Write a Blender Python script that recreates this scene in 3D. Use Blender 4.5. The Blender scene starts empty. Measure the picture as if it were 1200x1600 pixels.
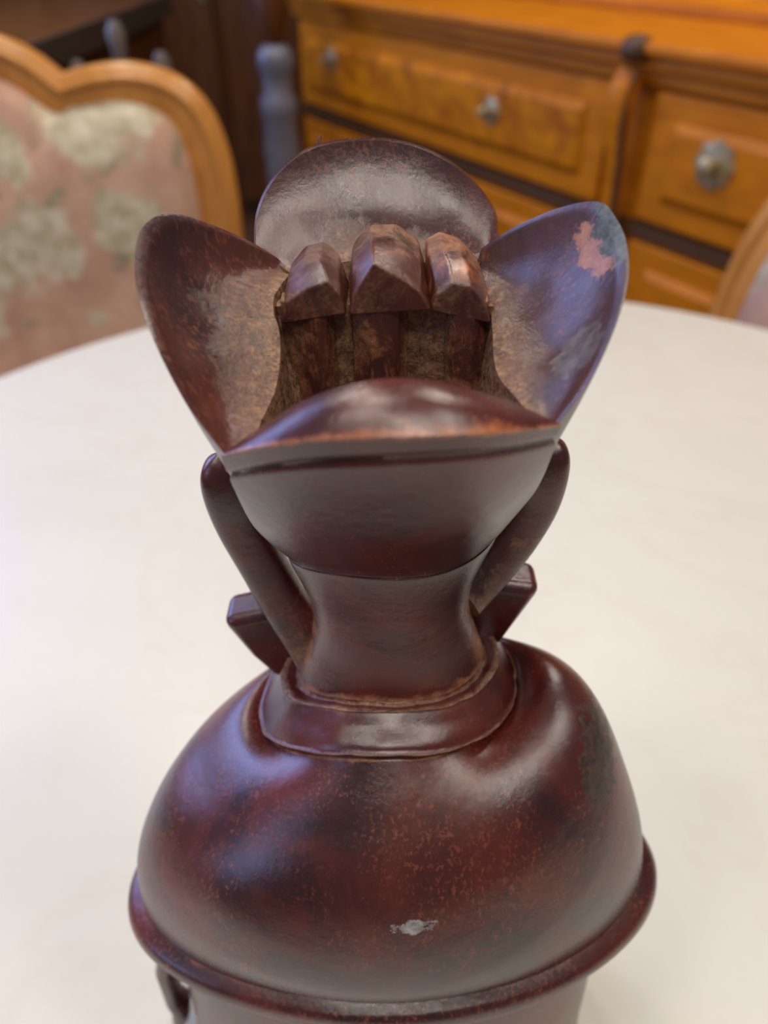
import bpy, bmesh, math, random
from mathutils import Vector, Matrix, noise
random.seed(4)
PI = math.pi
sc = bpy.context.scene
col = sc.collection

# ------------------------------------------------------------------ camera
CAM = Vector((0.0, -0.15, 1.12))
PITCH = math.radians(38)
F = 1202.0
cd = bpy.data.cameras.new('camera')
cd.sensor_width = 36.0
cd.lens = F / 1600 * 36.0
cd.clip_start = 0.01
cd.dof.use_dof = True
cd.dof.focus_distance = 0.182
cd.dof.aperture_fstop = 9.0
co = bpy.data.objects.new('camera', cd)
co.location = CAM
co.rotation_euler = (PI / 2 - PITCH, 0, 0)
col.objects.link(co)
sc.camera = co

# ------------------------------------------------------------------ light
sc.view_settings.view_transform = 'Standard'
sc.view_settings.look = 'None'
sc.view_settings.exposure = 0.0
sc.view_settings.gamma = 1.0
sc.view_settings.use_curve_mapping = False
w = bpy.data.worlds.new('room_ambience')
sc.world = w
w.use_nodes = True
w.node_tree.nodes['Background'].inputs[0].default_value = (0.95, 0.92, 0.90, 1)
w.node_tree.nodes['Background'].inputs[1].default_value = 0.14

def area(name, loc, aim, sx, sy, power, color):
    l = bpy.data.lights.new(name, 'AREA')
    l.shape = 'RECTANGLE'; l.size = sx; l.size_y = sy; l.energy = power; l.color = color
    o = bpy.data.objects.new(name, l)
    o.location = loc
    o.rotation_euler = (Vector(aim) - Vector(loc)).to_track_quat('-Z', 'Y').to_euler()
    col.objects.link(o)
    return o
for lx, ly, pw in ((0.95, -0.30, 10), (-0.75, -0.40, 8), (-0.45, 0.45, 8), (0.1, -1.0, 13), (0.75, 1.45, 16), (-0.85, 1.45, 14)):  # front-centre lamp is an added fill to brighten the ribs; others are ceiling lamps
    area('ceiling_and_fill_light', (lx, ly, 2.72), (lx, ly, 0), 0.34, 0.34, pw, (1.0, 0.93, 0.83))
area('window_light', (-2.5, 1.75, 1.85), (0.0, 0.1, 0.9), 1.7, 1.7, 54, (0.33, 0.46, 1.0))
area('window_light', (-2.4, -1.1, 1.75), (0.0, 0.1, 0.9), 1.2, 1.3, 12, (0.42, 0.54, 1.0))

# ------------------------------------------------------------------ helpers
def at(px, py, Y):
    """world point seen at pixel (px, py) that lies in the plane y = Y"""
    u = (px - 600) / F; v = (py - 800) / F
    d = Vector((u, math.cos(PITCH) - v * math.sin(PITCH), -math.sin(PITCH) - v * math.cos(PITCH)))
    return CAM + d * ((Y - CAM.y) / d.y)
def on_z(px, py, z):
    u = (px - 600) / F; v = (py - 800) / F
    d = Vector((u, math.cos(PITCH) - v * math.sin(PITCH), -math.sin(PITCH) - v * math.cos(PITCH)))
    return CAM + d * ((z - CAM.z) / d.z)
def tag(o, label=None, cat=None, group=None, kind=None):
    if label: o['label'] = label
    if cat: o['category'] = cat
    if group: o['group'] = group
    if kind: o['kind'] = kind
    return o
def empty(name, loc, rz=0):
    o = bpy.data.objects.new(name, None)
    o.location = loc; o.rotation_euler = (0, 0, rz); o.empty_display_size = .05
    col.objects.link(o)
    return o
def build(name, bm, mat, parent=None, smooth=None, bevel=0, world=False, seg=2):
    """link bm as ONE object; world=True: the mesh is in world coordinates and is moved into the parent's frame"""
    bmesh.ops.recalc_face_normals(bm, faces=bm.faces)
    if world and parent is not None:
        bmesh.ops.transform(bm, matrix=(Matrix.Translation(parent.location) @ parent.rotation_euler.to_matrix().to_4x4()).inverted(), verts=bm.verts)
    me = bpy.data.meshes.new(name)
    bm.to_mesh(me); bm.free()
    me.materials.append(mat)
    if smooth is not None:
        for p in me.polygons: p.use_smooth = True
        me.set_sharp_from_angle(angle=math.radians(smooth))
    o = bpy.data.objects.new(name, me)
    col.objects.link(o)
    if parent: o.parent = parent
    if bevel:
        b = o.modifiers.new('bevel', 'BEVEL'); b.width = bevel; b.segments = seg; b.limit_method = 'ANGLE'; b.angle_limit = math.radians(28)
        for p in me.polygons: p.use_smooth = True
        b.harden_normals = True
    return o
def box(bm, x0, x1, y0, y1, z0, z1):
    vs = [bm.verts.new((x, y, z)) for z in (z0, z1) for x, y in ((x0, y0), (x1, y0), (x1, y1), (x0, y1))]
    for f in ((3, 2, 1, 0), (4, 5, 6, 7), (0, 1, 5, 4), (1, 2, 6, 5), (2, 3, 7, 6), (3, 0, 4, 7)):
        bm.faces.new([vs[i] for i in f])
def lathe(bm, prof, n=32, cx=0, cy=0):
    rings = []
    for r, z in prof:
        rings.append([bm.verts.new((cx + r * math.cos(2 * PI * i / n), cy + r * math.sin(2 * PI * i / n), z)) for i in range(n)])
    for a, b in zip(rings, rings[1:]):
        for i in range(n):
            bm.faces.new((a[i], a[(i + 1) % n], b[(i + 1) % n], b[i]))
    bm.faces.new(rings[0]); bm.faces.new(rings[-1])
def loft(bm, loops, close=True, caps=True):
    R = [[bm.verts.new(p) for p in l] for l in loops]
    n = len(R[0])
    for a, b in zip(R, R[1:]):
        for i in range(n if close else n - 1):
            bm.faces.new((a[i], a[(i + 1) % n], b[(i + 1) % n], b[i]))
    if caps:
        bm.faces.new(R[0]); bm.faces.new(R[-1])
    return R
def catmull(P, t):
    """point at t in 0..1 along the control points P (tuples of any length)"""
    n = len(P) - 1
    s = min(max(t, 0), 1) * n; i = min(int(s), n - 1); f = s - i
    p0 = P[max(i - 1, 0)]; p1 = P[i]; p2 = P[i + 1]; p3 = P[min(i + 2, n)]
    return tuple(0.5 * (2 * b + (c - a) * f + (2 * a - 5 * b + 4 * c - d) * f * f + (3 * b - a - 3 * c + d) * f ** 3)
                 for a, b, c, d in zip(p0, p1, p2, p3))
def sweep(bm, path, rads, n=14, up=(0, 1, 0), power=2.4):
    """rounded bar along path; rads = (half width, half depth) at each point; depth axis = up"""
    loops = []
    m = len(path)
    for i, p in enumerate(path):
        t = (Vector(path[min(i + 1, m - 1)]) - Vector(path[max(i - 1, 0)])).normalized()
        u = Vector(up); u = (u - t * u.dot(t)).normalized(); s = t.cross(u)
        a, b = rads[i]
        l = []
        for k in range(n):
            c = math.cos(2 * PI * k / n); q = math.sin(2 * PI * k / n)
            cc = math.copysign(abs(c) ** (2 / power), c); qq = math.copysign(abs(q) ** (2 / power), q)
            l.append(Vector(p) + s * a * cc + u * b * qq)
        loops.append(l)
    loft(bm, loops)
def tube(bm, path, r, n=8):
    sweep(bm, path, [(r, r)] * len(path), n, up=(0.31, 0.87, 0.39), power=2)

# ------------------------------------------------------------------ materials
def new_mat(name):
    m = bpy.data.materials.new(name); m.use_nodes = True
    nt = m.node_tree
    return m, nt, nt.nodes['Principled BSDF']
def N(nt, t, **kw):
    n = nt.nodes.new(t)
    for k, v in kw.items(): setattr(n, k, v)
    return n
def noise_tex(nt, vec, scale, detail=4, rough=.5, dist=0.0, stretch=None):
    if stretch:
        mp = N(nt, 'ShaderNodeMapping'); mp.inputs['Scale'].default_value = stretch
        nt.links.new(vec, mp.inputs['Vector']); vec = mp.outputs[0]
    n = N(nt, 'ShaderNodeTexNoise')
    n.inputs['Scale'].default_value = scale; n.inputs['Detail'].default_value = detail
    n.inputs['Roughness'].default_value = rough; n.inputs['Distortion'].default_value = dist
    nt.links.new(vec, n.inputs['Vector'])
    return n.outputs['Fac']
def ramp(nt, fac, stops):
    r = N(nt, 'ShaderNodeValToRGB')
    e = r.color_ramp.elements
    while len(e) < len(stops): e.new(0.5)
    for q, (p, c) in zip(e, stops):
        q.position = p; q.color = (*c, 1) if len(c) == 3 else c
    nt.links.new(fac, r.inputs[0])
    return r.outputs[0]
def step(nt, fac, a, b):
    m = N(nt, 'ShaderNodeMapRange'); m.inputs[1].default_value = a; m.inputs[2].default_value = b
    nt.links.new(fac, m.inputs[0])
    return m.outputs[0]
def mix(nt, fac, a, b):
    m = N(nt, 'ShaderNodeMix', data_type='RGBA')
    if isinstance(fac, float): m.inputs[0].default_value = fac
    else: nt.links.new(fac, m.inputs[0])
    for i, c in ((6, a), (7, b)):
        if isinstance(c, tuple): m.inputs[i].default_value = (*c, 1)
        else: nt.links.new(c, m.inputs[i])
    return m.outputs[2]
def mth(nt, op, a, b=None):
    m = N(nt, 'ShaderNodeMath', operation=op)
    for i, c in ((0, a), (1, b)):
        if c is None: continue
        if isinstance(c, (int, float)): m.inputs[i].default_value = c
        else: nt.links.new(c, m.inputs[i])
    return m.outputs[0]
def bump(nt, p, h, strength, dist):
    b = N(nt, 'ShaderNodeBump'); b.inputs['Strength'].default_value = strength; b.inputs['Distance'].default_value = dist
    nt.links.new(h, b.inputs['Height']); nt.links.new(b.outputs[0], p.inputs['Normal'])

def dark_wood(name, dark=(.030, .005, .006), red=(.125, .016, .010), speck=(.32, .075, .028), speck_at=.58, rough=.25, chips=(), patches=()):
    """stained carved hardwood; vertex attributes: dust (crevice dust), wear (rubbed bare edges), ink (stain left in cut lines)"""
    m, nt, p = new_mat(name)
    tc = N(nt, 'ShaderNodeTexCoord').outputs['Object']
    big = noise_tex(nt, tc, 28, 5, .6, .6)
    c = mix(nt, step(nt, big, .38, .66), dark, red)
    grain = noise_tex(nt, tc, 900, 3, .7, .4, (1, 1, .28))
    zone = noise_tex(nt, tc, 40, 3, .6)
    sp = mth(nt, 'MULTIPLY', step(nt, grain, speck_at - .05, speck_at + .16), step(nt, zone, .40, .62))
    c = mix(nt, sp, c, speck)
    fleck = noise_tex(nt, tc, 2100, 1, .5)
    c = mix(nt, mth(nt, 'MULTIPLY', step(nt, fleck, .74, .80), .25), c, (.36, .14, .08))
    def attr(n):
        a = N(nt, 'ShaderNodeAttribute', attribute_name=n); return a.outputs['Fac']
    fine = noise_tex(nt, tc, 380, 6, .75)
    mid = noise_tex(nt, tc, 110, 5, .65, .8)
    wearf = step(nt, mth(nt, 'ADD', attr('wear'), mth(nt, 'MULTIPLY', mth(nt, 'SUBTRACT', mid, .5), 1.6)), .35, .75)
    c = mix(nt, wearf, c, ramp(nt, fine, [(.3, (.20, .045, .018)), (.62, (.50, .16, .06))]))
    dustf = step(nt, mth(nt, 'ADD', attr('dust'), mth(nt, 'MULTIPLY', mth(nt, 'SUBTRACT', mid, .5), 1.5)), .30, 1.0)
    dustf = mth(nt, 'MULTIPLY', dustf, step(nt, fine, .34, .56))
    c = mix(nt, dustf, c, ramp(nt, noise_tex(nt, tc, 1200, 3, .7), [(.3, (.13, .052, .024)), (.7, (.46, .25, .13))]))
    c = mix(nt, step(nt, attr('ink'), .2, 1), c, (.012, .004, .008))
    rg = mth(nt, 'ADD', mth(nt, 'MULTIPLY', big, .16), rough - .07)
    rg = mth(nt, 'ADD', rg, mth(nt, 'MULTIPLY', dustf, .38))
    rg = mth(nt, 'ADD', rg, mth(nt, 'MULTIPLY', sp, .10))
    for pos, scl, ca, cb, ro in list(chips) + list(patches):
        mp = N(nt, 'ShaderNodeVectorMath', operation='SUBTRACT'); nt.links.new(tc, mp.inputs[0]); mp.inputs[1].default_value = pos
        dv = N(nt, 'ShaderNodeVectorMath', operation='DIVIDE'); nt.links.new(mp.outputs[0], dv.inputs[0]); dv.inputs[1].default_value = scl
        ln = N(nt, 'ShaderNodeVectorMath', operation='LENGTH'); nt.links.new(dv.outputs[0], ln.inputs[0])
        d = mth(nt, 'ADD', ln.outputs['Value'], mth(nt, 'MULTIPLY', mth(nt, 'SUBTRACT', noise_tex(nt, tc, 260, 4, .7), .5), 2.2))
        k = step(nt, d, 1.12, .95)
        c = mix(nt, k, c, ramp(nt, fine, [(.35, ca), (.65, cb)]))
        rg = mth(nt, 'ADD', rg, mth(nt, 'MULTIPLY', k, ro))
    nt.links.new(c, p.inputs['Base Color'])
    nt.links.new(rg, p.inputs['Roughness'])
    p.inputs['IOR'].default_value = 1.75
    h = mth(nt, 'ADD', mth(nt, 'MULTIPLY', fine, .35), mth(nt, 'MULTIPLY', noise_tex(nt, tc, 60, 3, .5), .9))
    h = mth(nt, 'ADD', h, mth(nt, 'MULTIPLY', dustf, .5))
    bump(nt, p, h, .55, .0007)
    return m

def grain_wood(name, a, b, rough=.3, scale=6, stretch=(1, 9, 9), figure=None, ior=1.5):
    m, nt, p = new_mat(name)
    tc = N(nt, 'ShaderNodeTexCoord').outputs['Object']
    g = noise_tex(nt, tc, scale, 6, .6, 1.2, stretch)
    c = ramp(nt, g, [(.3, a), (.7, b)])
    if figure:
        f = noise_tex(nt, tc, 5.5, 4, .6, 2.2)
        c = mix(nt, step(nt, f, .42, .64), c, figure)
    nt.links.new(c, p.inputs['Base Color'])
    p.inputs['Roughness'].default_value = rough; p.inputs['IOR'].default_value = ior
    bump(nt, p, noise_tex(nt, tc, 90, 3, .6), .12, .002)
    return m
def plain(name, c, rough=.5, metal=0.0, var=.12):
    m, nt, p = new_mat(name)
    tc = N(nt, 'ShaderNodeTexCoord').outputs['Object']
    n = noise_tex(nt, tc, 30, 4, .6)
    lo = tuple(x * (1 - var) for x in c); hi = tuple(min(1, x * (1 + var)) for x in c)
    nt.links.new(ramp(nt, n, [(.3, lo), (.7, hi)]), p.inputs['Base Color'])
    p.inputs['Roughness'].default_value = rough; p.inputs['Metallic'].default_value = metal
    return m

TZ = 0.76                                # table top height
ROOT = Vector((0, 0, TZ))

M_body = dark_wood('stained_wood_body', chips=[
    (tuple(at(648, 1468, -.0625) - ROOT), (.0052, .006, .0022), (.16, .15, .15), (.50, .47, .46), .1)],
    patches=[(tuple(at(928, 1180, -.022) - ROOT), (.006, .014, .016), (.012, .008, .008), (.10, .045, .03), .15)])
M_head = dark_wood('stained_wood_head', dark=(.042, .010, .010), red=(.110, .024, .017), speck=(.26, .075, .035), speck_at=.56, rough=.27)
M_neck = dark_wood('stained_wood_neck', speck_at=.66, rough=.24)
M_tip = dark_wood('stained_wood_chipped', dark=(.045, .014, .014), red=(.12, .035, .024), speck=(.30, .10, .045), speck_at=.58, rough=.30, chips=[
    (tuple(at(928, 388, .006) - ROOT), (.0036, .008, .0042), (.36, .12, .04), (.58, .24, .10), .1),
    (tuple(at(966, 352, .009) - ROOT), (.0042, .012, .0058), (.030, .034, .034), (.17, .18, .17), .3)],
    patches=[(tuple(at(900, 530, -.012) - ROOT), (.004, .006, .011), (.06, .04, .04), (.18, .13, .12), .05)])

M_table = None
m, nt, p = new_mat('cream_marble')
tc = N(nt, 'ShaderNodeTexCoord').outputs['Object']
v1 = noise_tex(nt, tc, 2.6, 6, .6, 1.6)
band = mth(nt, 'ABSOLUTE', mth(nt, 'SUBTRACT', v1, .5))
cc = mix(nt, mth(nt, 'MULTIPLY', step(nt, band, .022, .0), .16), ramp(nt, noise_tex(nt, tc, 5, 4, .6), [(.3, (.68, .64, .555)), (.7, (.73, .69, .61))]), (.60, .50, .38))
cc = mix(nt, mth(nt, 'MULTIPLY', noise_tex(nt, tc, 90, 3, .6), .25), cc, (.80, .77, .71))
nt.links.new(cc, p.inputs['Base Color']); p.inputs['Roughness'].default_value = .42
M_table = m
M_tablewood = grain_wood('walnut_table_base', (.10, .035, .008), (.22, .085, .018))
M_chair = grain_wood('honey_beech_frame', (.50, .20, .038), (.68, .30, .07), rough=.25, scale=9, stretch=(3, 3, 1))
M_chest = grain_wood('orange_walnut_veneer', (.44, .125, .003), (.66, .215, .005), rough=.42, ior=1.3, scale=5, stretch=(1.2, 6, 6))
M_burl = grain_wood('burl_veneer', (.48, .145, .002), (.80, .275, .003), rough=.42, ior=1.3, scale=7, stretch=(1, 1, 1.5), figure=(.36, .100, .003))
M_chestdark = plain('dark_trim_and_gap_shade', (.085, .034, .008), .5)  # real dark trim, and the shade painted in the drawer gap
M_cabinet = grain_wood('mahogany_panel', (.060, .016, .002), (.125, .036, .003), rough=.45, scale=5, stretch=(7, 7, 1))
M_black = plain('slate_lacquer', (.15, .15, .19), .24)
M_brass = plain('tarnished_brass', (.42, .32, .16), .42, .6, .3)
M_wall = plain('dark_wall_paint', (.10, .055, .035), .8)
M_floor = grain_wood('parquet', (.10, .045, .02), (.19, .09, .04), rough=.4, scale=4, stretch=(1, 8, 1))
M_grey = plain('grey_painted_wood', (.16, .13, .12), .4)
M_edge = plain('dark_edge_wood', (.060, .042, .032), .5)

# tapestry: rose ground, cream-green blossoms, darker leaves
m, nt, p = new_mat('floral_tapestry')
tc = N(nt, 'ShaderNodeTexCoord').outputs['Object']
mp = N(nt, 'ShaderNodeMapping'); mp.inputs['Scale'].default_value = (1, .01, 1); nt.links.new(tc, mp.inputs[0])
wv = N(nt, 'ShaderNodeTexNoise'); wv.inputs['Scale'].default_value = 14; wv.inputs['Detail'].default_value = 3
nt.links.new(mp.outputs[0], wv.inputs['Vector'])
ad = N(nt, 'ShaderNodeMixRGB'); ad.inputs[0].default_value = .11; nt.links.new(mp.outputs[0], ad.inputs[1]); nt.links.new(wv.outputs['Color'], ad.inputs[2])
vo = N(nt, 'ShaderNodeTexVoronoi'); vo.inputs['Scale'].default_value = 7.8; vo.inputs['Randomness'].default_value = .85
nt.links.new(ad.outputs[0], vo.inputs['Vector'])
ground = ramp(nt, noise_tex(nt, mp.outputs[0], 11, 4, .6), [(.35, (.50, .27, .19)), (.65, (.66, .41, .29))])
rose = ramp(nt, noise_tex(nt, mp.outputs[0], 34, 4, .7), [(.38, (.44, .36, .22)), (.62, (.72, .64, .47))])
leaf = ramp(nt, noise_tex(nt, mp.outputs[0], 40, 3, .7), [(.40, (.27, .20, .13)), (.62, (.42, .36, .22))])
c = mix(nt, step(nt, noise_tex(nt, mp.outputs[0], 13, 3, .6, 1.0), .56, .64), ground, leaf)
c = mix(nt, step(nt, vo.outputs['Distance'], .46, .36), c, rose)
nt.links.new(c, p.inputs['Base Color']); p.inputs['Roughness'].default_value = .9
bump(nt, p, noise_tex(nt, tc, 400, 2, .6), .3, .001)
M_fabric = m

# ------------------------------------------------------------------ the setting
bm = bmesh.new(); box(bm, -3.2, 3.2, -3.0, 4.2, -.05, 0)
tag(build('floor', bm, M_floor), kind='structure')
bm = bmesh.new(); box(bm, -3.2, 3.2, 4.2, 4.3, 0, 2.8)
tag(build('wall_back', bm, M_wall), kind='structure')

# ------------------------------------------------------------------ round table
TC = (0.076, 0.180); TR = 0.575
t = empty('round_table', (TC[0], TC[1], 0))
tag(t, 'round pedestal table with a cream marble top', 'table')
bm = bmesh.new()
lathe(bm, [(TR - .012, TZ - .028), (TR - .003, TZ - .025), (TR, TZ - .018), (TR, TZ - .008), (TR - .003, TZ - .002), (TR - .008, TZ)], 128)
build('tabletop', bm, M_table, t, smooth=50)
bm = bmesh.new()
lathe(bm, [(TR - .05, TZ - .075), (TR - .04, TZ - .06), (TR - .04, TZ - .028)], 96)
build('apron', bm, M_tablewood, t, smooth=40)
bm = bmesh.new()
lathe(bm, [(.09, .10), (.10, .14), (.06, .20), (.045, .30), (.07, .42), (.05, .52), (.06, .60), (.12, TZ - .075)], 32)
build('pedestal', bm, M_tablewood, t, smooth=60)
for k in range(4):
    a = k * PI / 2 + .576
    bm = bmesh.new()
    path = [(math.cos(a) * r, math.sin(a) * r, z) for r, z in ((.04, .17), (.14, .16), (.24, .10), (.33, .04), (.38, .02))]
    sweep(bm, path, [(.028, .034), (.026, .032), (.024, .028), (.022, .022), (.022, .02)], 12, up=(0, 0, 1))
    build('leg', bm, M_tablewood, t, smooth=60)

# ------------------------------------------------------------------ carved bust
B = empty('carved_bust', tuple(ROOT))
tag(B, 'dark red-brown carved wooden bust with a petalled cup headdress on the marble table', 'sculpture')

def set_attr(o, name, vals):
    a = o.data.attributes.new(name, 'FLOAT', 'POINT')
    for i, v in enumerate(vals): a.data[i].value = v

class Ring:
    """closed loop given by its left, right, front and back points: (xL,zL,xR,zR,yF,zF,yB,zB)"""
def ringdef(L, R, Fy, Fz, By=None, Bz=None, yc=0.0):
    l = at(L[0], L[1], yc); r = at(R[0], R[1], yc)
    if By is None: By = -Fy
    if Bz is None: Bz = Fz - .004
    return (l.x, l.z, r.x, r.z, Fy, Fz, By, Bz, yc)
def zf(py, Y): return at(600, py, Y).z
def ringpt(q, th, pw=2.0, yaw=0.0):
    xL, zL, xR, zR, yF, zF, yB, zB, yc = q
    c = math.cos(th); s = math.sin(th)
    cc = math.copysign(abs(c) ** (2 / pw), c); ss = math.copysign(abs(s) ** (2 / pw), s)
    xc = (xL + xR) / 2; rx = (xR - xL) / 2
    x = xc + rx * cc
    y = yc + ((yc - yF) if s < 0 else (yB - yc)) * ss
    zs = zL + (zR - zL) * (cc + 1) / 2
    z = zs * c * c + (zF if s < 0 else zB) * s * s
    if yaw:
        y += (x - xc) * math.tan(yaw)
    return Vector((x, y, z))

r_cup = ringdef((440, 843), (795, 787), -.0215, zf(893, -.0215))
r_n1 = ringdef((449, 852), (784, 798), -.0203, zf(903, -.0203))
r_n1b = ringdef((452, 862), (781, 808), -.0204, zf(915, -.0204))
r_n2 = ringdef((486, 930), (738, 895), -.0180, zf(985, -.0180))
r_n3 = ringdef((487, 985), (736, 955), -.0175, zf(1045, -.0175))
r_n4 = ringdef((466, 1046), (755, 1012), -.0195, zf(1097, -.0195))
r_c0 = ringdef((463, 1050), (758, 1017), -.0203, zf(1104, -.0203))
r_c1 = ringdef((443, 1056), (776, 1018), -.0228, zf(1110, -.0228))
r_c2 = ringdef((428, 1076), (790, 1030), -.0268, zf(1138, -.0268))
r_c3 = ringdef((415, 1096), (800, 1044), -.0312, zf(1168, -.0312))
r_c4 = ringdef((411, 1106), (801, 1058), -.0322, zf(1181, -.0322))
r_c5 = ringdef((420, 1112), (792, 1066), -.0314, zf(1187, -.0314))
Z = CAM.z
neck_rings = [r_cup, r_n1, r_n1b, r_n2, r_n3, r_n4]
# neck
def ring_loft(rings, nth, nt_, pw=2.0, yaw=0.0, pwf=None, sharp=False):
    loops = []
    for j in range(nt_ + 1):
        t_ = j / nt_
        q = catmull(rings, t_)
        p_ = pwf(t_) if pwf else pw
        loops.append([ringpt(q, 2 * PI * i / nth, p_, yaw) for i in range(nth)])
    return loops
bm = bmesh.new(); L = ring_loft(neck_rings, 96, 60); loft(bm, L)
o = build('neck', bm, M_neck, B, smooth=50, world=True)
vals = []; ink = []
for j in range(61):
    for i in range(96):
        t_ = j / 60; th = 2 * PI * i / 96
        side = max(0, abs(math.cos(th)) - .80) / .20
        vals.append(max(0, .75 * side, 1.1 * (t_ - .93) / .07)); ink.append(max(0, 1.2 - t_ / .05) if t_ < .3 else 0)
set_attr(o, 'dust', [v * .75 for v in vals]); set_attr(o, 'wear', [v * .7 for v in vals]); set_attr(o, 'ink', ink)
# collar
bm = bmesh.new()
crings = [r_n4, r_c0, r_c1, r_c2, r_c3, r_c4, r_c5]
L = ring_loft(crings, 128, 60)
for j, l in enumerate(L):
    for i, v in enumerate(l):
        k = noise.noise(Vector((i * .21, j * .05, 3.3))) * .0006
        n_ = Vector((v.x, v.y, 0)).normalized(); v += n_ * k
        tt = j / 60
        for c0 in (2 / 6 - .02, 5 / 6 - .06):          # raised cord along both edges
            v += n_ * .0009 * math.exp(-((tt - c0) / .035) ** 2) * (1 + .3 * noise.noise(Vector((i * .6, c0, 0))))
loft(bm, L)
o = build('collar', bm, M_neck, B, smooth=50, world=True)
d = []
for j in range(61):
    tt = j / 60
    e = max(math.exp(-((tt - .31) / .045) ** 2), math.exp(-((tt - .78) / .04) ** 2), math.exp(-((tt - .10) / .08) ** 2))
    d += [e * .95] * 128
set_attr(o, 'dust', d); set_attr(o, 'wear', [x * .25 for x in d])

# shoulders
def fr(y, z): return y, Z + z
def rr(L_, R_, y, z, yc, yb): return ringdef(L_, R_, y, Z + z, yb, Z + z - .008, yc)
T = [r_c5,
     rr((376, 1122), (846, 1048), -.0420, -.1845, -.004, .031),
     rr((318, 1168), (902, 1073), -.0560, -.1985, -.008, .035),
     rr((268, 1212), (945, 1125), -.0630, -.2140, -.012, .037),
     rr((235, 1262), (978, 1200), -.0660, -.2300, -.016, .037),
     rr((219, 1315), (1000, 1278), -.0645, -.2420, -.019, .034),
     rr((226, 1368), (1002, 1335), -.0610, -.2520, -.020, .030)]
SEAM = T[-1]
YAW = 0.012
bm = bmesh.new()
L = ring_loft(T, 160, 90, pwf=lambda t_: 2.0 - .04 * t_, yaw=YAW)
for j, l in enumerate(L):
    for i, v in enumerate(l):
        n_ = Vector((v.x, v.y * 2, .02)).normalized()
        v += n_ * noise.noise(v * 26) * .0016 * math.sin(PI * min(1, j / 60))
loft(bm, L)
o = build('shoulders', bm, M_body, B, smooth=60, world=True)
d = []
for j in range(91):
    t_ = j / 90
    d += [max(0, 1 - t_ / .03, (t_ - .975) / .025)] * 160
set_attr(o, 'dust', [x * .5 for x in d]); set_attr(o, 'wear', [x * .8 for x in d])

# base moulding under the shoulders
def grow(q, dx, dz, dy=None):
    dy = dx if dy is None else dy
    return (q[0] - dx, q[1] + dz, q[2] + dx, q[3] + dz, q[4] - dy, q[5] + dz, q[6] + dy, q[7] + dz, q[8])
mid = grow(SEAM, 0, 0)
zavg = (SEAM[1] + SEAM[3]) / 2
prof = [(-.012, .000), (-.001, -.0005), (.0008, -.0020), (.0035, -.0024), (.0055, -.0045), (.0062, -.0075), (.0050, -.0105), (.0030, -.0118), (.0022, -.0125),
        (.0034, -.0135), (.0036, -.0160), (.0015, -.0180), (-.006, -.0190), (-.014, -.0195)]
fl = []
for dx, dz in prof:
    q = grow(SEAM, dx, dz, dx * .8 - .0005)
    fl.append([ringpt(q, 2 * PI * i / 160, 1.96, YAW) for i in range(160)])
for j, l in enumerate(fl):
    for i, v in enumerate(l):
        n_ = Vector((v.x, v.y, 0)).normalized(); v += n_ * noise.noise(Vector((i * .09, j * .3, 1))) * .0006
bm = bmesh.new(); loft(bm, fl)
o = build('base_moulding', bm, M_body, B, smooth=55, world=True)
wv_ = []
for j, (dx, dz) in enumerate(prof): wv_ += [((.5), .62, .25, .12, .12, .1, 0, 0, 0, .2, 0, 0, 0, 0)[j]] * 160
set_attr(o, 'wear', [x * .72 for x in wv_]); set_attr(o, 'ink', [(0, 0, 0, 0, 0, 0, 0, .3, .9, .2, 0, 0, 0, 0)[i // 160] for i in range(len(wv_))])
# plinth
pl = []
zb = TZ + .0003
ztop = (SEAM[5]) - .0175
for j in range(9):
    f = j / 8
    z = ztop + (zb - ztop) * f
    ox = .0115 - .004 * math.sin(PI * f) - .008 * f ** 3
    q = (SEAM[0] + ox, z, SEAM[2] - ox, z, SEAM[4] + ox * .45, z, SEAM[6] - ox * .45, z, SEAM[8])
    pl.append([ringpt(q, 2 * PI * i / 120, 2.4, YAW) for i in range(120)])
bm = bmesh.new(); loft(bm, pl)
build('plinth', bm, M_body, B, smooth=60, world=True)
# little scroll bracket below the moulding at the left end
bm = bmesh.new()
pth = [tuple(at(x_, y_, -.028)) for x_, y_ in ((262, 1485), (258, 1505), (266, 1530), (272, 1555))] + [(at(285, 1570, -.028).x, -.028, TZ + .015), (at(280, 1570, -.028).x, -.028, TZ + .007)]
sweep(bm, pth, [(.003, .005), (.0032, .006), (.0030, .006), (.003, .005), (.0032, .006), (.0035, .006)], 14)
build('bracket', bm, M_body, B, smooth=60, world=True)

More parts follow.
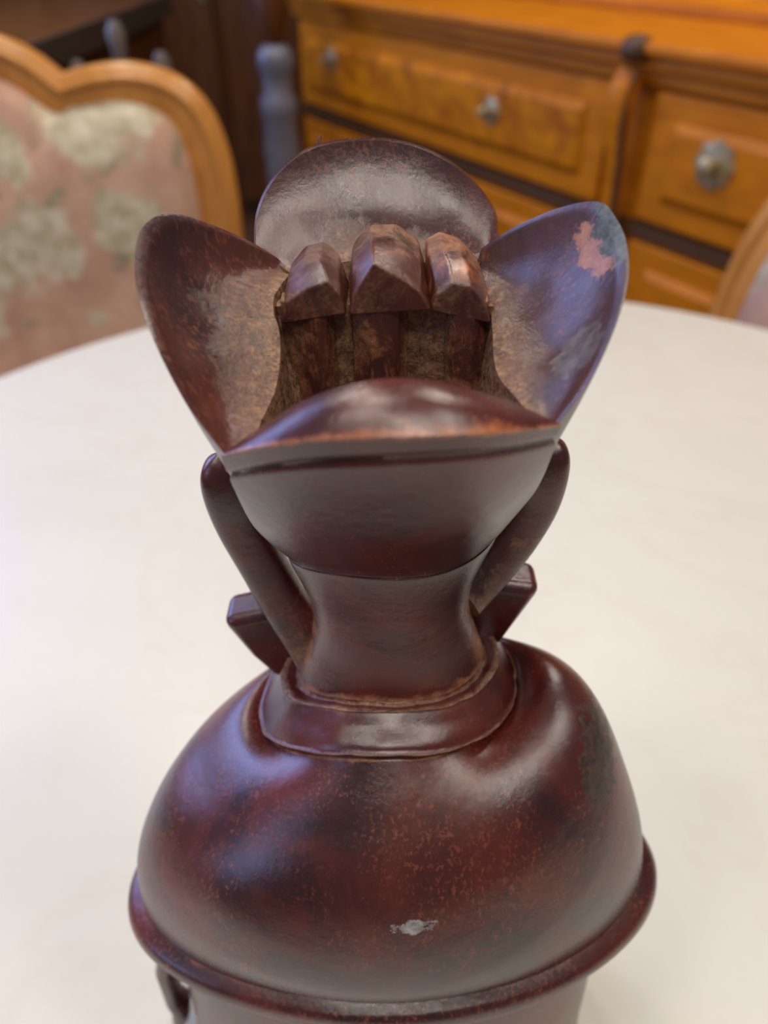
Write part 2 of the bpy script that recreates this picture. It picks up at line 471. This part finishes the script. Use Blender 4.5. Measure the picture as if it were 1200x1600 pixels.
# ---- headdress petals
def petal(name, mat, rim, rim_in, base_th, root, floor_z, nu=80, ctrl_out=.004, hollow=(0, 0, 0), groove=0.0, dust=None, wear_rim=0.0, top_bulge=.0006, thick_rim=5):
    """rim, rim_in, root: world control points along the petal from one end to the other.
    Cross-section: ring base > outer face > rim > bevel > inner face > root > well floor."""
    NV, NI = 84, 30
    loops = []; D = []; W = []; K = []
    for iu in range(nu + 1):
        u = iu / nu
        th = base_th[0] + (base_th[1] - base_th[0]) * u
        b = ringpt(r_cup, th)
        ro = Vector(catmull([tuple(p_) for p_ in rim], u)); ri = Vector(catmull([tuple(p_) for p_ in rim_in], u))
        rt = Vector(catmull([tuple(p_) for p_ in root], u))
        out = Vector((b.x, b.y, 0)).normalized()
        cen = Vector((b.x * .72, b.y * .72, floor_z))
        c = (b + ro) / 2 + out * ctrl_out - Vector((0, 0, ctrl_out))
        l = []; 
        l.append(Vector((b.x * .5, b.y * .5, b.z + .001))); D.append(0); W.append(0); K.append(0)
        for k in range(NV + 1):
            v = k / NV
            p_ = b * (1 - v) ** 2 + c * 2 * v * (1 - v) + ro * v * v
            nrm = (out + Vector((0, 0, -.6))).normalized()
            gk = 0
            if groove:
                gv = math.exp(-((v - (.90 - .03 * (1 - u) ** 3)) / .017) ** 2)
                p_ -= nrm * .0009 * gv; gk = gv
            p_ += nrm * noise.noise(p_ * 45 + Vector((5, 0, 0))) * .0006 * math.sin(PI * v)
            l.append(p_); D.append(0); W.append(wear_rim * max(0, (v - .97) / .03)); K.append(gk * groove * .55)
        up = ((ro - c).normalized() + (ri - rt).normalized()).normalized()
        for k in range(1, thick_rim):
            f = k / thick_rim
            p_ = ro.lerp(ri, f) + up * math.sin(PI * f) * (ro - ri).length * .13
            l.append(p_); D.append(0); W.append(wear_rim * max(0, 1 - 2.2 * f) * .75); K.append(0)
        hv = Vector(hollow)
        cm = (ri + rt) / 2 + hv * math.sin(PI * min(1, max(0, u))) ** .5
        for k in range(NI + 1):
            v = k / NI
            p_ = ri * (1 - v) ** 2 + cm * 2 * v * (1 - v) + rt * v * v
            p_ += Vector((0, 0, 1)) * noise.noise(p_ * 90) * .0009 * math.sin(PI * v)
            l.append(p_)
            D.append(dust(u, v) if dust else v * .8); W.append(.12 * v); K.append(0)
        for k in range(1, 7):
            p_ = rt.lerp(cen, k / 6); l.append(p_ + Vector((0, 0, noise.noise(p_ * 200) * .0006))); D.append(1.0); W.append(0); K.append(0)
        loops.append(l)
    bm = bmesh.new()
    loft(bm, loops)
    o = build(name, bm, mat, B, smooth=42, world=True)
    set_attr(o, 'dust', D); set_attr(o, 'wear', W); set_attr(o, 'ink', K)
    return o
zfl = Z - .108
# front petal
FL = at(345, 712, -.0300); FR = at(876, 664, -.0290)
rim_f = [FL, at(400, 699, -.0365), at(480, 689, -.0410), at(560, 684, -.0432), at(640, 682, -.0440), at(720, 679, -.0430), at(800, 674, -.0385), FR]
in_f = [at(362, 700, -.0285), at(405, 668, -.0300), at(470, 628, -.0320), at(540, 602, -.0330), at(610, 591, -.0330), at(690, 597, -.0325), at(790, 625, -.0305), at(862, 656, -.0280)]
root_f = [Vector((-.020 + .040 * i / 7, -.016 - .006 * math.sin(PI * i / 7), Z - .092)) for i in range(8)]
petal('front_petal', M_neck, rim_f, in_f, (PI + .32, 2 * PI - .30), root_f, zfl, ctrl_out=.0035, groove=1.0, wear_rim=.8, hollow=(0, -.001, 0), thick_rim=8)
# left petal
rim_l = [FL + Vector((.0004, .0006, 0)), at(292, 632, -.025), at(246, 545, -.018), at(218, 470, -.009), at(210, 412, -.002), at(221, 358, .006), at(262, 333, .013), at(328, 350, .020), at(392, 378, .027), at(432, 402, .031)]
root_l = [at(395, 690, -.024), at(412, 650, -.014), at(430, 610, -.006), at(438, 560, .001), at(436, 515, .007), at(428, 490, .011), at(428, 465, .015), at(436, 450, .019), at(446, 436, .024), at(458, 425, .029)]
def inset(rim, root, f):
    n = len(rim); o = []
    for i, (a, b) in enumerate(zip(rim, root)):
        o.append(a + (b - a).normalized() * f * (.35 + .65 * math.sin(PI * i / (n - 1))))
    return o
def dust_side(u, v):
    return max(v ** 1.6 * .95, .55 * max(0, (u - .72) / .28) * (.4 + v), .3 * math.exp(-((v - .55) / .12) ** 2) * u)
petal('side_petal', M_head, rim_l, inset(rim_l, root_l, .0030), (PI + .36, PI * .72), root_l, zfl, ctrl_out=.0015, hollow=(-.0065, -.001, -.0055), dust=dust_side, wear_rim=.25)
# right petal
rim_r = [FR + Vector((-.0004, .0006, 0)), at(925, 590, -.025), at(962, 510, -.017), at(981, 440, -.008), at(980, 385, .000), at(965, 345, .006), at(935, 315, .012), at(870, 326, .019), at(800, 357, .026), at(752, 388, .031)]
root_r = [at(835, 655, -.024), at(805, 620, -.014), at(780, 590, -.006), at(772, 560, .001), at(770, 525, .007), at(768, 500, .011), at(768, 480, .015), at(764, 462, .019), at(754, 440, .024), at(742, 424, .029)]
def dust_r(u, v): return max(v ** 3.2 * .9, .35 * max(0, (u - .75) / .25) * (.3 + v))
petal('side_petal', M_tip, rim_r, inset(rim_r, root_r, .0026), (-.34, PI * .28), root_r, zfl, ctrl_out=.0015, hollow=(.0050, -.001, -.0050), dust=dust_r, wear_rim=.2)
# back petal: a round leaning disc
YB = .030
cen_b = at(588, 395, .031)
rim_b = []; in_b = []; root_b = []
bp = [(392, 392), (396, 330), (425, 272), (480, 228), (560, 212), (635, 218), (700, 245), (748, 285), (778, 328), (785, 372)]
for i, (x, y) in enumerate(bp):
    yy = .034 + .016 * math.sin(PI * i / 9)
    ri = at(x, y, yy); 
    ctr = at(588, 370, .036)
    rim_b.append(ri + Vector((0, .004, -.0015)) )
    k = 1.0
    in_b.append(ri)
    root_b.append(at(452 + (742 - 452) * i / 9, 425 - 20 * math.sin(PI * i / 9), .0275))
rim_b = [p_ + (p_ - at(588, 370, .036)).normalized() * -.0002 for p_ in rim_b]
in_b = [p_ + (at(588, 370, .036) - p_).normalized() * .0012 for p_ in in_b]
petal('back_petal', M_head, rim_b, in_b, (PI * .80, PI * .20), root_b, zfl, ctrl_out=.001, hollow=(0, .0060, -.0045),
      dust=lambda u, v: max(0, (v - .35) / .65) ** 1.6, wear_rim=.2, thick_rim=6)

# well wall behind the ribs, with the ribs and the faceted buds in front
bm = bmesh.new()
wl = []
for z in (Z - .0695, Z - .076, Z - .085, Z - .097, Z - .112):
    l = [(-.0240, .0135, z), (-.0200, .0138, z), (-.009, .0145, z), (0, .015, z), (.009, .0148, z), (.0205, .0138, z), (.0245, .0135, z), (.025, .030, z), (0, .034, z), (-.025, .030, z)]
    wl.append([Vector(p_) for p_ in l])
R = loft(bm, wl)
bmesh.ops.subdivide_edges(bm, edges=bm.edges, cuts=3, use_grid_fill=True)
for v in bm.verts: v.co += Vector((0, -1, 0)) * noise.noise(v.co * 300) * .0009
o = build('well_wall', bm, M_head, B, smooth=60, world=True)
set_attr(o, 'dust', [1.0] * len(o.data.vertices))
def rib(pts, z0=Z - .068, z1=Z - .110):
    bm = bmesh.new()
    ls = []
    for k in range(9):
        f = k / 8; z = z0 + (z1 - z0) * f
        ls.append([Vector((x + .0004 * noise.noise(Vector((x * 90, f * 3, 1))), y + .0005 * noise.noise(Vector((x * 99, f * 4, 7))) - .001 * f, z)) for x, y in pts])
    loft(bm, ls)
    o = build('rib', bm, M_head, B, bevel=.0004, world=True)
    set_attr(o, 'wear', [.34] * len(o.data.vertices))
    set_attr(o, 'dust', [.34 + .8 * max(0, (v.co.y - .0115) / .003) for v in o.data.vertices])
rib([(-.0232, .018), (-.0230, .0130), (-.0150, .0105), (-.0125, .0112), (-.0108, .0150), (-.0108, .019)])
rib([(-.0072, .019), (-.0070, .0130), (-.0030, .0098), (-.0008, .0096), (.0034, .0112), (.0056, .0145), (.0057, .019)])
rib([(.0138, .019), (.0140, .0138), (.0158, .0106), (.0202, .0106), (.0232, .0128), (.0236, .018)])
def bud(front, back, yf, yb, wear=.22):
    n = len(front)
    bm = bmesh.new()
    A = [at(x, y, yf) for x, y in front]
    Bk = [at(x, y, yb) for x, y in back]
    root_loop = [v + Vector((0, .010, 0)) for v in Bk]
    ym = .42
    Mi = [a.lerp(b, ym) + (Vector((0, 0, .0013)) if 0 < i < n - 1 else Vector((0, 0, 0))) for i, (a, b) in enumerate(zip(A, Bk))]
    loft(bm, [A, Mi, Bk, root_loop])
    o = build('bud', bm, M_head, B, bevel=.0006, world=True)
    dv = []
    for i, v in enumerate(o.data.vertices):
        wy = v.co.y
        dv.append(.40 if wy < yf + .001 else (.10 if wy < (yf * .6 + yb * .4) + .001 else .55))
    set_attr(o, 'dust', dv); set_attr(o, 'wear', [wear * (.4 if v.co.y < yf + .001 else 1) for v in o.data.vertices])
bud([(438, 508), (446, 472), (478, 452), (512, 439), (533, 462), (541, 492)], [(440, 466), (452, 428), (474, 406), (500, 400), (530, 414), (546, 452)], .0105, .0235)
bud([(547, 494), (551, 462), (583, 411), (625, 433), (658, 458), (674, 486)], [(544, 440), (550, 398), (580, 372), (620, 371), (656, 396), (674, 440)], .0095, .0255, .36)
bud([(674, 488), (682, 462), (708, 443), (736, 447), (757, 474), (768, 507)], [(664, 430), (668, 396), (690, 383), (722, 394), (752, 424), (768, 470)], .0105, .0240, .55)

# ---- side bars and the wedges below them
def bar(pts, wid, name='side_bar'):
    path = [at(x, y, Y) for x, y, Y in pts]
    n = 36
    pp = [Vector(catmull([tuple(q) for q in path], i / n)) for i in range(n + 1)]
    rd = [catmull(wid, i / n) for i in range(n + 1)]
    rd = [(max(a, .0004), max(b, .0004)) for a, b in rd]
    bm = bmesh.new(); sweep(bm, pp, rd, 24, power=2.9)
    o = build(name, bm, M_neck, B, smooth=60, world=True)
    zs = [v.co.z for v in o.data.vertices]; z0, z1 = min(zs), max(zs)
    set_attr(o, 'dust', [max(0, .75 - 1.3 * (v.co.z - z0) / (z1 - z0)) for v in o.data.vertices])
    set_attr(o, 'wear', [max(0, .30 - .5 * (v.co.z - z0) / (z1 - z0)) for v in o.data.vertices])
bw = [(.0006, .0006), (.0044, .0040), (.0060, .0050), (.0064, .0050), (.0066, .0050), (.0068, .0050), (.0066, .0050), (.0060, .005)]
bar([(343, 708, .010), (345, 726, .010), (352, 760, .010), (374, 815, .010), (412, 882, .009), (448, 945, .007), (482, 1000, .004), (500, 1040, .000)], bw)
bar([(862, 684, .010), (860, 700, .010), (851, 735, .010), (834, 785, .010), (802, 838, .009), (768, 880, .007), (738, 915, .004), (720, 940, .000)], bw)
def wedge(front, yf, yb, top_shift=0.0):
    bm = bmesh.new()
    A = [at(x, y, yf) for x, y in front]
    Bk = [a + Vector((0, yb - yf, top_shift)) for a in A]
    loft(bm, [A, Bk])
    o = build('side_wedge', bm, M_neck, B, bevel=.0034, world=True, seg=5)
    set_attr(o, 'dust', [min(1, max(0, 1 - abs(abs(v.co.x) - .018) / .010)) * .6 for v in o.data.vertices])
wedge([(343, 974), (420, 958), (500, 945), (500, 1052), (444, 1074), (392, 1030)], .006, .019)
wedge([(850, 922), (790, 915), (720, 910), (720, 1020), (768, 1030), (806, 980)], .006, .019)

# stray fibre caught on the back petal
f0 = at(497, 224, .047)
fib = empty('fibre_tuft', tuple(f0)); fib.parent = B; fib.location = f0 - ROOT
for k in range(5):
    bm = bmesh.new()
    a = random.uniform(.9, 2.6)
    pth = [Vector((math.cos(a) * .0022 * s + .0004 * math.sin(3 * s + k), -.0005 * s, math.sin(a) * .0020 * s)) for s in (-.2, .2, .6, 1.0)]
    tube(bm, pth, .00007, 5)
    build('fibre', bm, M_grey, fib, smooth=60)

# ------------------------------------------------------------------ armchairs
def make_chair(loc, rz, HW, zc):
    """zc = height of the shoulder corner of the back. Local +y is the back side, the seat is towards -y."""
    c = empty('armchair', loc, rz)
    top = [(0, .046), (.10, .044), (.20, .036), (.29, .020), (.36, .000), (.42, -.012), (.48, -.006), (.58, .001), (.68, .004), (.76, .001), (.84, -.008), (.91, -.028), (.96, -.064), (.99, -.115), (1.0, -.19), (.995, -.30), (.975, -.42), (.95, -.52)]
    def edge(off):
        P_ = []
        for s, z in top: P_.append((s * HW, zc + z))
        return P_
    ctr = edge(0)
    full = [(-x, z) for x, z in reversed(ctr[1:])] + ctr
    n = 120
    pts = [catmull(full, i / n) for i in range(n + 1)]
    def lean(z): return .10 * (z - zc) / .5 * .9
    path = [Vector((x, lean(z), z - .030)) for x, z in pts]
    # moulded frame: main rail and a thin inner bead
    def shrunk(d):
        o_ = []
        for i, p_ in enumerate(path):
            t_ = (path[min(i + 1, n)] - path[max(i - 1, 0)]).normalized()
            nn = Vector((t_.z, 0, -t_.x))
            o_.append(p_ + nn * d)
        return o_
    rail = shrunk(.0)
    bm = bmesh.new(); sweep(bm, rail, [(.036, .020)] * (n + 1), 16, power=2.6)
    build('back_frame', bm, M_chair, c, smooth=60)
    for d, r_, yy in ((-.016, .007, -.019), (.028, .011, -.016)):
        bm = bmesh.new(); q = [p_ + Vector((0, yy, 0)) for p_ in shrunk(d)]
        sweep(bm, q, [(r_, r_)] * (n + 1), 10, power=2)
        build('moulding', bm, M_chair, c, smooth=60)
    # upholstered panel, slightly domed
    inner = shrunk(.030)
    bm = bmesh.new()
    cen = Vector((0, lean(zc - .22), zc - .22))
    loops = []
    for k in range(9):
        f = k / 8.0
        loops.append([cen.lerp(p_, .02 + .98 * f) + Vector((0, -.030 * (1 - f ** 3) - .004, 0)) for p_ in inner])
    loft(bm, loops, close=True, caps=False)
    bm.faces.new([v for v in bm.verts][:n + 1])
    o = build('upholstery', bm, M_fabric, c, smooth=70)
    s_ = o.modifiers.new('thickness', 'SOLIDIFY'); s_.thickness = .03; s_.offset = 1
    bm = bmesh.new(); box(bm, -.94 * HW, .94 * HW, lean(zc - .53) - .02, lean(zc - .53) + .02, zc - .56, zc - .50)
    build('lower_rail', bm, M_chair, c, bevel=.008)
    bm = bmesh.new(); box(bm, -.95 * HW, .95 * HW, -.47, -.06, .33, .40)
    build('seat_frame', bm, M_chair, c, bevel=.01)
    bm = bmesh.new(); box(bm, -.90 * HW, .90 * HW, -.455, -.085, .40, .46)
    build('seat', bm, M_fabric, c, bevel=.03, seg=4)
    for sx in (-1, 1):
        bm = bmesh.new(); p0 = Vector((sx * .92 * HW, -.44, 0))
        sweep(bm, [p0 + Vector(v) for v in ((0, -.02, 0), (0, .0, .10), (sx * -.005, .015, .20), (0, 0, .36))], [(.014, .014), (.014, .014), (.022, .022), (.028, .028)], 12, power=2.4)
        build('leg', bm, M_chair, c, smooth=60)
        bm = bmesh.new()
        sweep(bm, [(sx * .93 * HW, .02, 0), (sx * .93 * HW, -.06, .18), (sx * .93 * HW, -.08, .36), (sx * .94 * HW, lean(zc - .52), zc - .50)], [(.018, .018), (.020, .020), (.024, .024), (.028, .020)], 12, power=2.4)
        build('leg', bm, M_chair, c, smooth=60)
    return c
c1 = make_chair((-.625, 1.13, 0), .03, .36, .938)
tag(c1, 'armchair at left with rose floral tapestry back in a honey-coloured serpentine wooden frame', 'chair', 'armchairs around the marble table')
c2 = make_chair((.682, .545, 0), -1.0, .345, .905)
tag(c2, 'armchair at the right photo edge, only its rounded honey wood corner post showing', 'chair', 'armchairs around the marble table')

# ------------------------------------------------------------------ chest of drawers (local x along the front, -y out of the front)
AX = Vector((.538, -.843, 0)).normalized()
yaw = math.atan2(AX.y, AX.x)
ch = empty('sideboard', (.414, 1.257, 0), yaw)
tag(ch, 'long orange-brown walnut sideboard with brass knobs standing behind the table', 'sideboard')
ZT = .962
S0, S1 = -1.235, .75
bm = bmesh.new(); box(bm, S0 + .01, S1 - .01, .022, .52, .16, ZT - .05); build('body', bm, M_chest, ch, bevel=.004)
bm = bmesh.new(); box(bm, S0 - .02, S1 + .02, -.030, .54, ZT - .018, ZT); build('worktop', bm, M_chest, ch, bevel=.006, seg=3)
bm = bmesh.new(); box(bm, S0 - .008, S1 + .008, -.014, .53, ZT - .040, ZT - .018); build('cornice', bm, M_chest, ch, bevel=.006)
bm = bmesh.new(); box(bm, S0, S1, .002, .525, ZT - .062, ZT - .040); build('cornice', bm, M_chest, ch, bevel=.004)
def drawer(x0, x1, z0, z1, knobs, mat=M_burl, ks=1.0):
    bm = bmesh.new(); box(bm, x0, x1, .004, .03, z0, z1)
    d = build('drawer', bm, M_chest, ch, bevel=.004)
    bm = bmesh.new()
    e = .045
    a = [Vector(p_) for p_ in ((x0 + e, .004, z0 + e * .8), (x1 - e, .004, z0 + e * .8), (x1 - e, .004, z1 - e * .8), (x0 + e, .004, z1 - e * .8))]
    g = .014
    b_ = [Vector(p_) for p_ in ((x0 + e + g, -.006, z0 + e * .8 + g), (x1 - e - g, -.006, z0 + e * .8 + g), (x1 - e - g, -.006, z1 - e * .8 - g), (x0 + e + g, -.006, z1 - e * .8 - g))]
    loft(bm, [a, b_])
    build('drawer_panel', bm, mat, d, bevel=.002)
    for x, z in knobs:
        bm = bmesh.new()
        n = 28; R_ = []
        for rad, y, pet in ((.030 * ks, -.006, 1), (.030 * ks, -.009, 1), (.020 * ks, -.011, .3), (.009 * ks, -.013, 0), (.007 * ks, -.022, 0), (.012 * ks, -.028, 0), (.013 * ks, -.033, 0), (.007 * ks, -.038, 0)):
            R_.append([Vector((x + (rad + pet * .003 * math.cos(8 * 2 * PI * i / n)) * math.cos(2 * PI * i / n), y, z + (rad + pet * .003 * math.cos(8 * 2 * PI * i / n)) * math.sin(2 * PI * i / n))) for i in range(n)])
        loft(bm, R_)
        build('knob', bm, M_brass, d, smooth=40)
ZD = CAM.z - .440                                   # the dark gap between drawer rows
drawer(-1.20, -.060, ZD + .018, ZT - .068, [(-1.006, .822), (-.360, .805)], ks=.85)
drawer(.035, .70, ZD + .018, ZT - .068, [(.180, .814)], mat=M_chest, ks=1.15)
bm = bmesh.new(); box(bm, S0 + .012, S1 - .012, .006, .03, ZD - .012, ZD + .010); build('gap_shade_strip', bm, M_chestdark, ch)  # solid dark strip; the shadow in the gap is put into its colour
drawer(-1.20, -.060, .42, ZD - .022, [(-1.006, .55), (-.36, .55)], ks=.85)
drawer(.035, .70, .42, ZD - .022, [(.180, .55)], mat=M_chest)
drawer(-1.20, -.060, .19, .405, [(-1.006, .30), (-.36, .30)], ks=.85)
drawer(.035, .70, .19, .405, [(.180, .30)], mat=M_chest)
# carved scroll pilaster between the drawers, capped dark
pth = [(-.012, -.010, ZT - .045), (-.014, -.022, ZT - .075), (-.016, -.018, ZT - .12), (-.014, -.010, ZT - .18), (-.012, -.006, ZT - .30), (-.012, -.006, .18)]
bm = bmesh.new(); sweep(bm, pth, [(.024, .018), (.026, .022), (.022, .018), (.019, .014), (.019, .012), (.019, .012)], 16)
pil = build('pilaster', bm, M_chest, ch, smooth=60)
bm = bmesh.new(); sweep(bm, [(p_[0] + .018, p_[1] - .010, p_[2]) for p_ in pth[:5]], [(.006, .005)] * 5, 8); build('fluting', bm, M_chestdark, pil, smooth=60)
bm = bmesh.new(); lathe(bm, [(.010, ZT - .030), (.022, ZT - .026), (.026, ZT - .012), (.020, ZT + .004), (.006, ZT + .008)], 20, .000, -.022); build('pilaster_cap', bm, M_chestdark, ch, smooth=60)
# slant-front upper stage
bm = bmesh.new()
ls = []
for x in (S0 + .04, S1 - .03):
    ls.append([Vector((x, y, z)) for y, z in ((.30, ZT), (.52, ZT), (.52, ZT + .24), (.47, ZT + .24), (.34, ZT + .03), (.30, ZT + .02))])
loft(bm, ls); up_ = build('slant_front', bm, M_chest, ch, bevel=.004)
bm = bmesh.new(); box(bm, -.002, .050, .318, .345, ZT + .008, ZT + .034); build('lock_plate', bm, M_brass, up_, bevel=.004)
for x in (S0 + .06, S1 - .06):
    for y in (.07, .48):
        bm = bmesh.new(); sweep(bm, [(x, y, 0), (x, y, .06), (x, y, .12), (x, y, .17)], [(.018, .018), (.03, .03), (.024, .024), (.035, .035)], 12)
        build('foot', bm, M_chest, ch, smooth=60)

# ------------------------------------------------------------------ dark lacquered column left of the sideboard
pc = at(430, 90, 2.02)
po = empty('pedestal_column', (pc.x, pc.y, 0))
tag(po, 'slim glossy slate-grey column with ringed top, just left of the sideboard', 'column')
zt = pc.z
bm = bmesh.new(); lathe(bm, [(.10, 0), (.10, .03), (.06, .05), (.038, .10), (.040, .4), (.046, zt - .20), (.040, zt - .14), (.046, zt - .12), (.046, zt - .09), (.034, zt - .075), (.038, zt - .03), (.046, zt - .01), (.040, zt + .015), (.026, zt + .03)], 32)
build('shaft', bm, M_black, po, smooth=50)
bm = bmesh.new(); lathe(bm, [(.026, zt + .03), (.034, zt + .05), (.040, zt + .12), (.034, zt + .30), (.05, zt + .34), (.05, zt + .36)], 32)
build('upper_shaft', bm, M_cabinet, po, smooth=50)

# ------------------------------------------------------------------ mahogany wardrobe far behind
wr = empty('wardrobe', (-.62, 3.35, 0))
tag(wr, 'tall mahogany panelled wardrobe far behind the left armchair', 'wardrobe')
bm = bmesh.new(); box(bm, -1.3, .62, .03, .55, .08, 2.1); build('body', bm, M_cabinet, wr, bevel=.006)
bm = bmesh.new(); box(bm, -1.28, .60, .06, .50, 0, .08); build('base', bm, M_chestdark, wr)
for x0, x1 in ((-1.27, -.68), (-.64, -.04), (.0, .59)):
    bm = bmesh.new(); box(bm, x0, x1, .0, .03, .12, 2.05); d = build('door', bm, M_cabinet, wr, bevel=.005)
    bm = bmesh.new(); loft(bm, [[Vector(v) for v in ((x0 + .09, 0, .25), (x1 - .09, 0, .25), (x1 - .09, 0, 1.95), (x0 + .09, 0, 1.95))], [Vector(v) for v in ((x0 + .12, -.012, .28), (x1 - .12, -.012, .28), (x1 - .12, -.012, 1.92), (x0 + .12, -.012, 1.92))]])
    build('door_panel', bm, M_cabinet, d, bevel=.003)
    bm = bmesh.new(); box(bm, x1 - .035, x1 - .02, -.016, 0, .85, 1.0); build('handle', bm, M_brass, d, bevel=.003)

# ------------------------------------------------------------------ writing desk at the left, its dark front edge running away to the right
zdesk = .905
e0 = on_z(0, 88, zdesk); e1 = on_z(262, -8, zdesk)
dv = (e1 - e0); ang = math.atan2(dv.y, dv.x); ln = dv.length
dk = empty('writing_desk', (e0.x, e0.y, 0), ang)
tag(dk, 'brown wooden desk with a dark edge in the far top left corner', 'desk')
bm = bmesh.new(); box(bm, -.10, ln, 0.004, .5, zdesk - .02, zdesk); build('desktop', bm, M_tablewood, dk, bevel=.003)
bm = bmesh.new(); box(bm, -.10, ln, -.008, .004, zdesk - .055, zdesk + .004); build('edge_band', bm, M_edge, dk, bevel=.003)
bm = bmesh.new(); box(bm, -.08, ln - .03, .02, .48, zdesk - .16, zdesk - .02); build('apron', bm, M_cabinet, dk)
for x in (-.06, ln - .06):
    for y in (.04, .45):
        bm = bmesh.new(); lathe(bm, [(.014, 0), (.018, .05), (.014, .12), (.024, .35), (.016, .5), (.026, .62), (.026, zdesk - .02)], 16, x, y); build('leg', bm, M_cabinet, dk, smooth=60)

# ------------------------------------------------------------------ spindle-back chair between desk and wardrobe, only its rail ends showing
sp = at(185, 75, 1.75)
so = empty('spindle_chair', (sp.x, sp.y, 0), .3)
tag(so, 'greyish spindle-back chair half hidden behind the tapestry armchair', 'chair')
zt = sp.z
for k, (dx, dz) in enumerate(((-.09, -.04), (.0, .03), (.085, -.03))):
    bm = bmesh.new(); lathe(bm, [(.010, .45), (.014, .6), (.010, zt - .10), (.016, zt + dz - .03), (.020, zt + dz), (.010, zt + dz + .02)], 14, dx, 0); build('spindle', bm, M_grey, so, smooth=60)
bm = bmesh.new(); box(bm, -.2, .2, -.38, .03, .42, .45); build('seat', bm, M_grey, so, bevel=.01)
bm = bmesh.new(); box(bm, -.12, .12, -.010, .010, zt - .17, zt - .11); build('back_rail', bm, M_grey, so, bevel=.006)
for x in (-.17, .17):
    for y in (-.35, 0):
        bm = bmesh.new(); lathe(bm, [(.012, 0), (.018, .2), (.014, .42)], 12, x, y); build('leg', bm, M_grey, so, smooth=60)
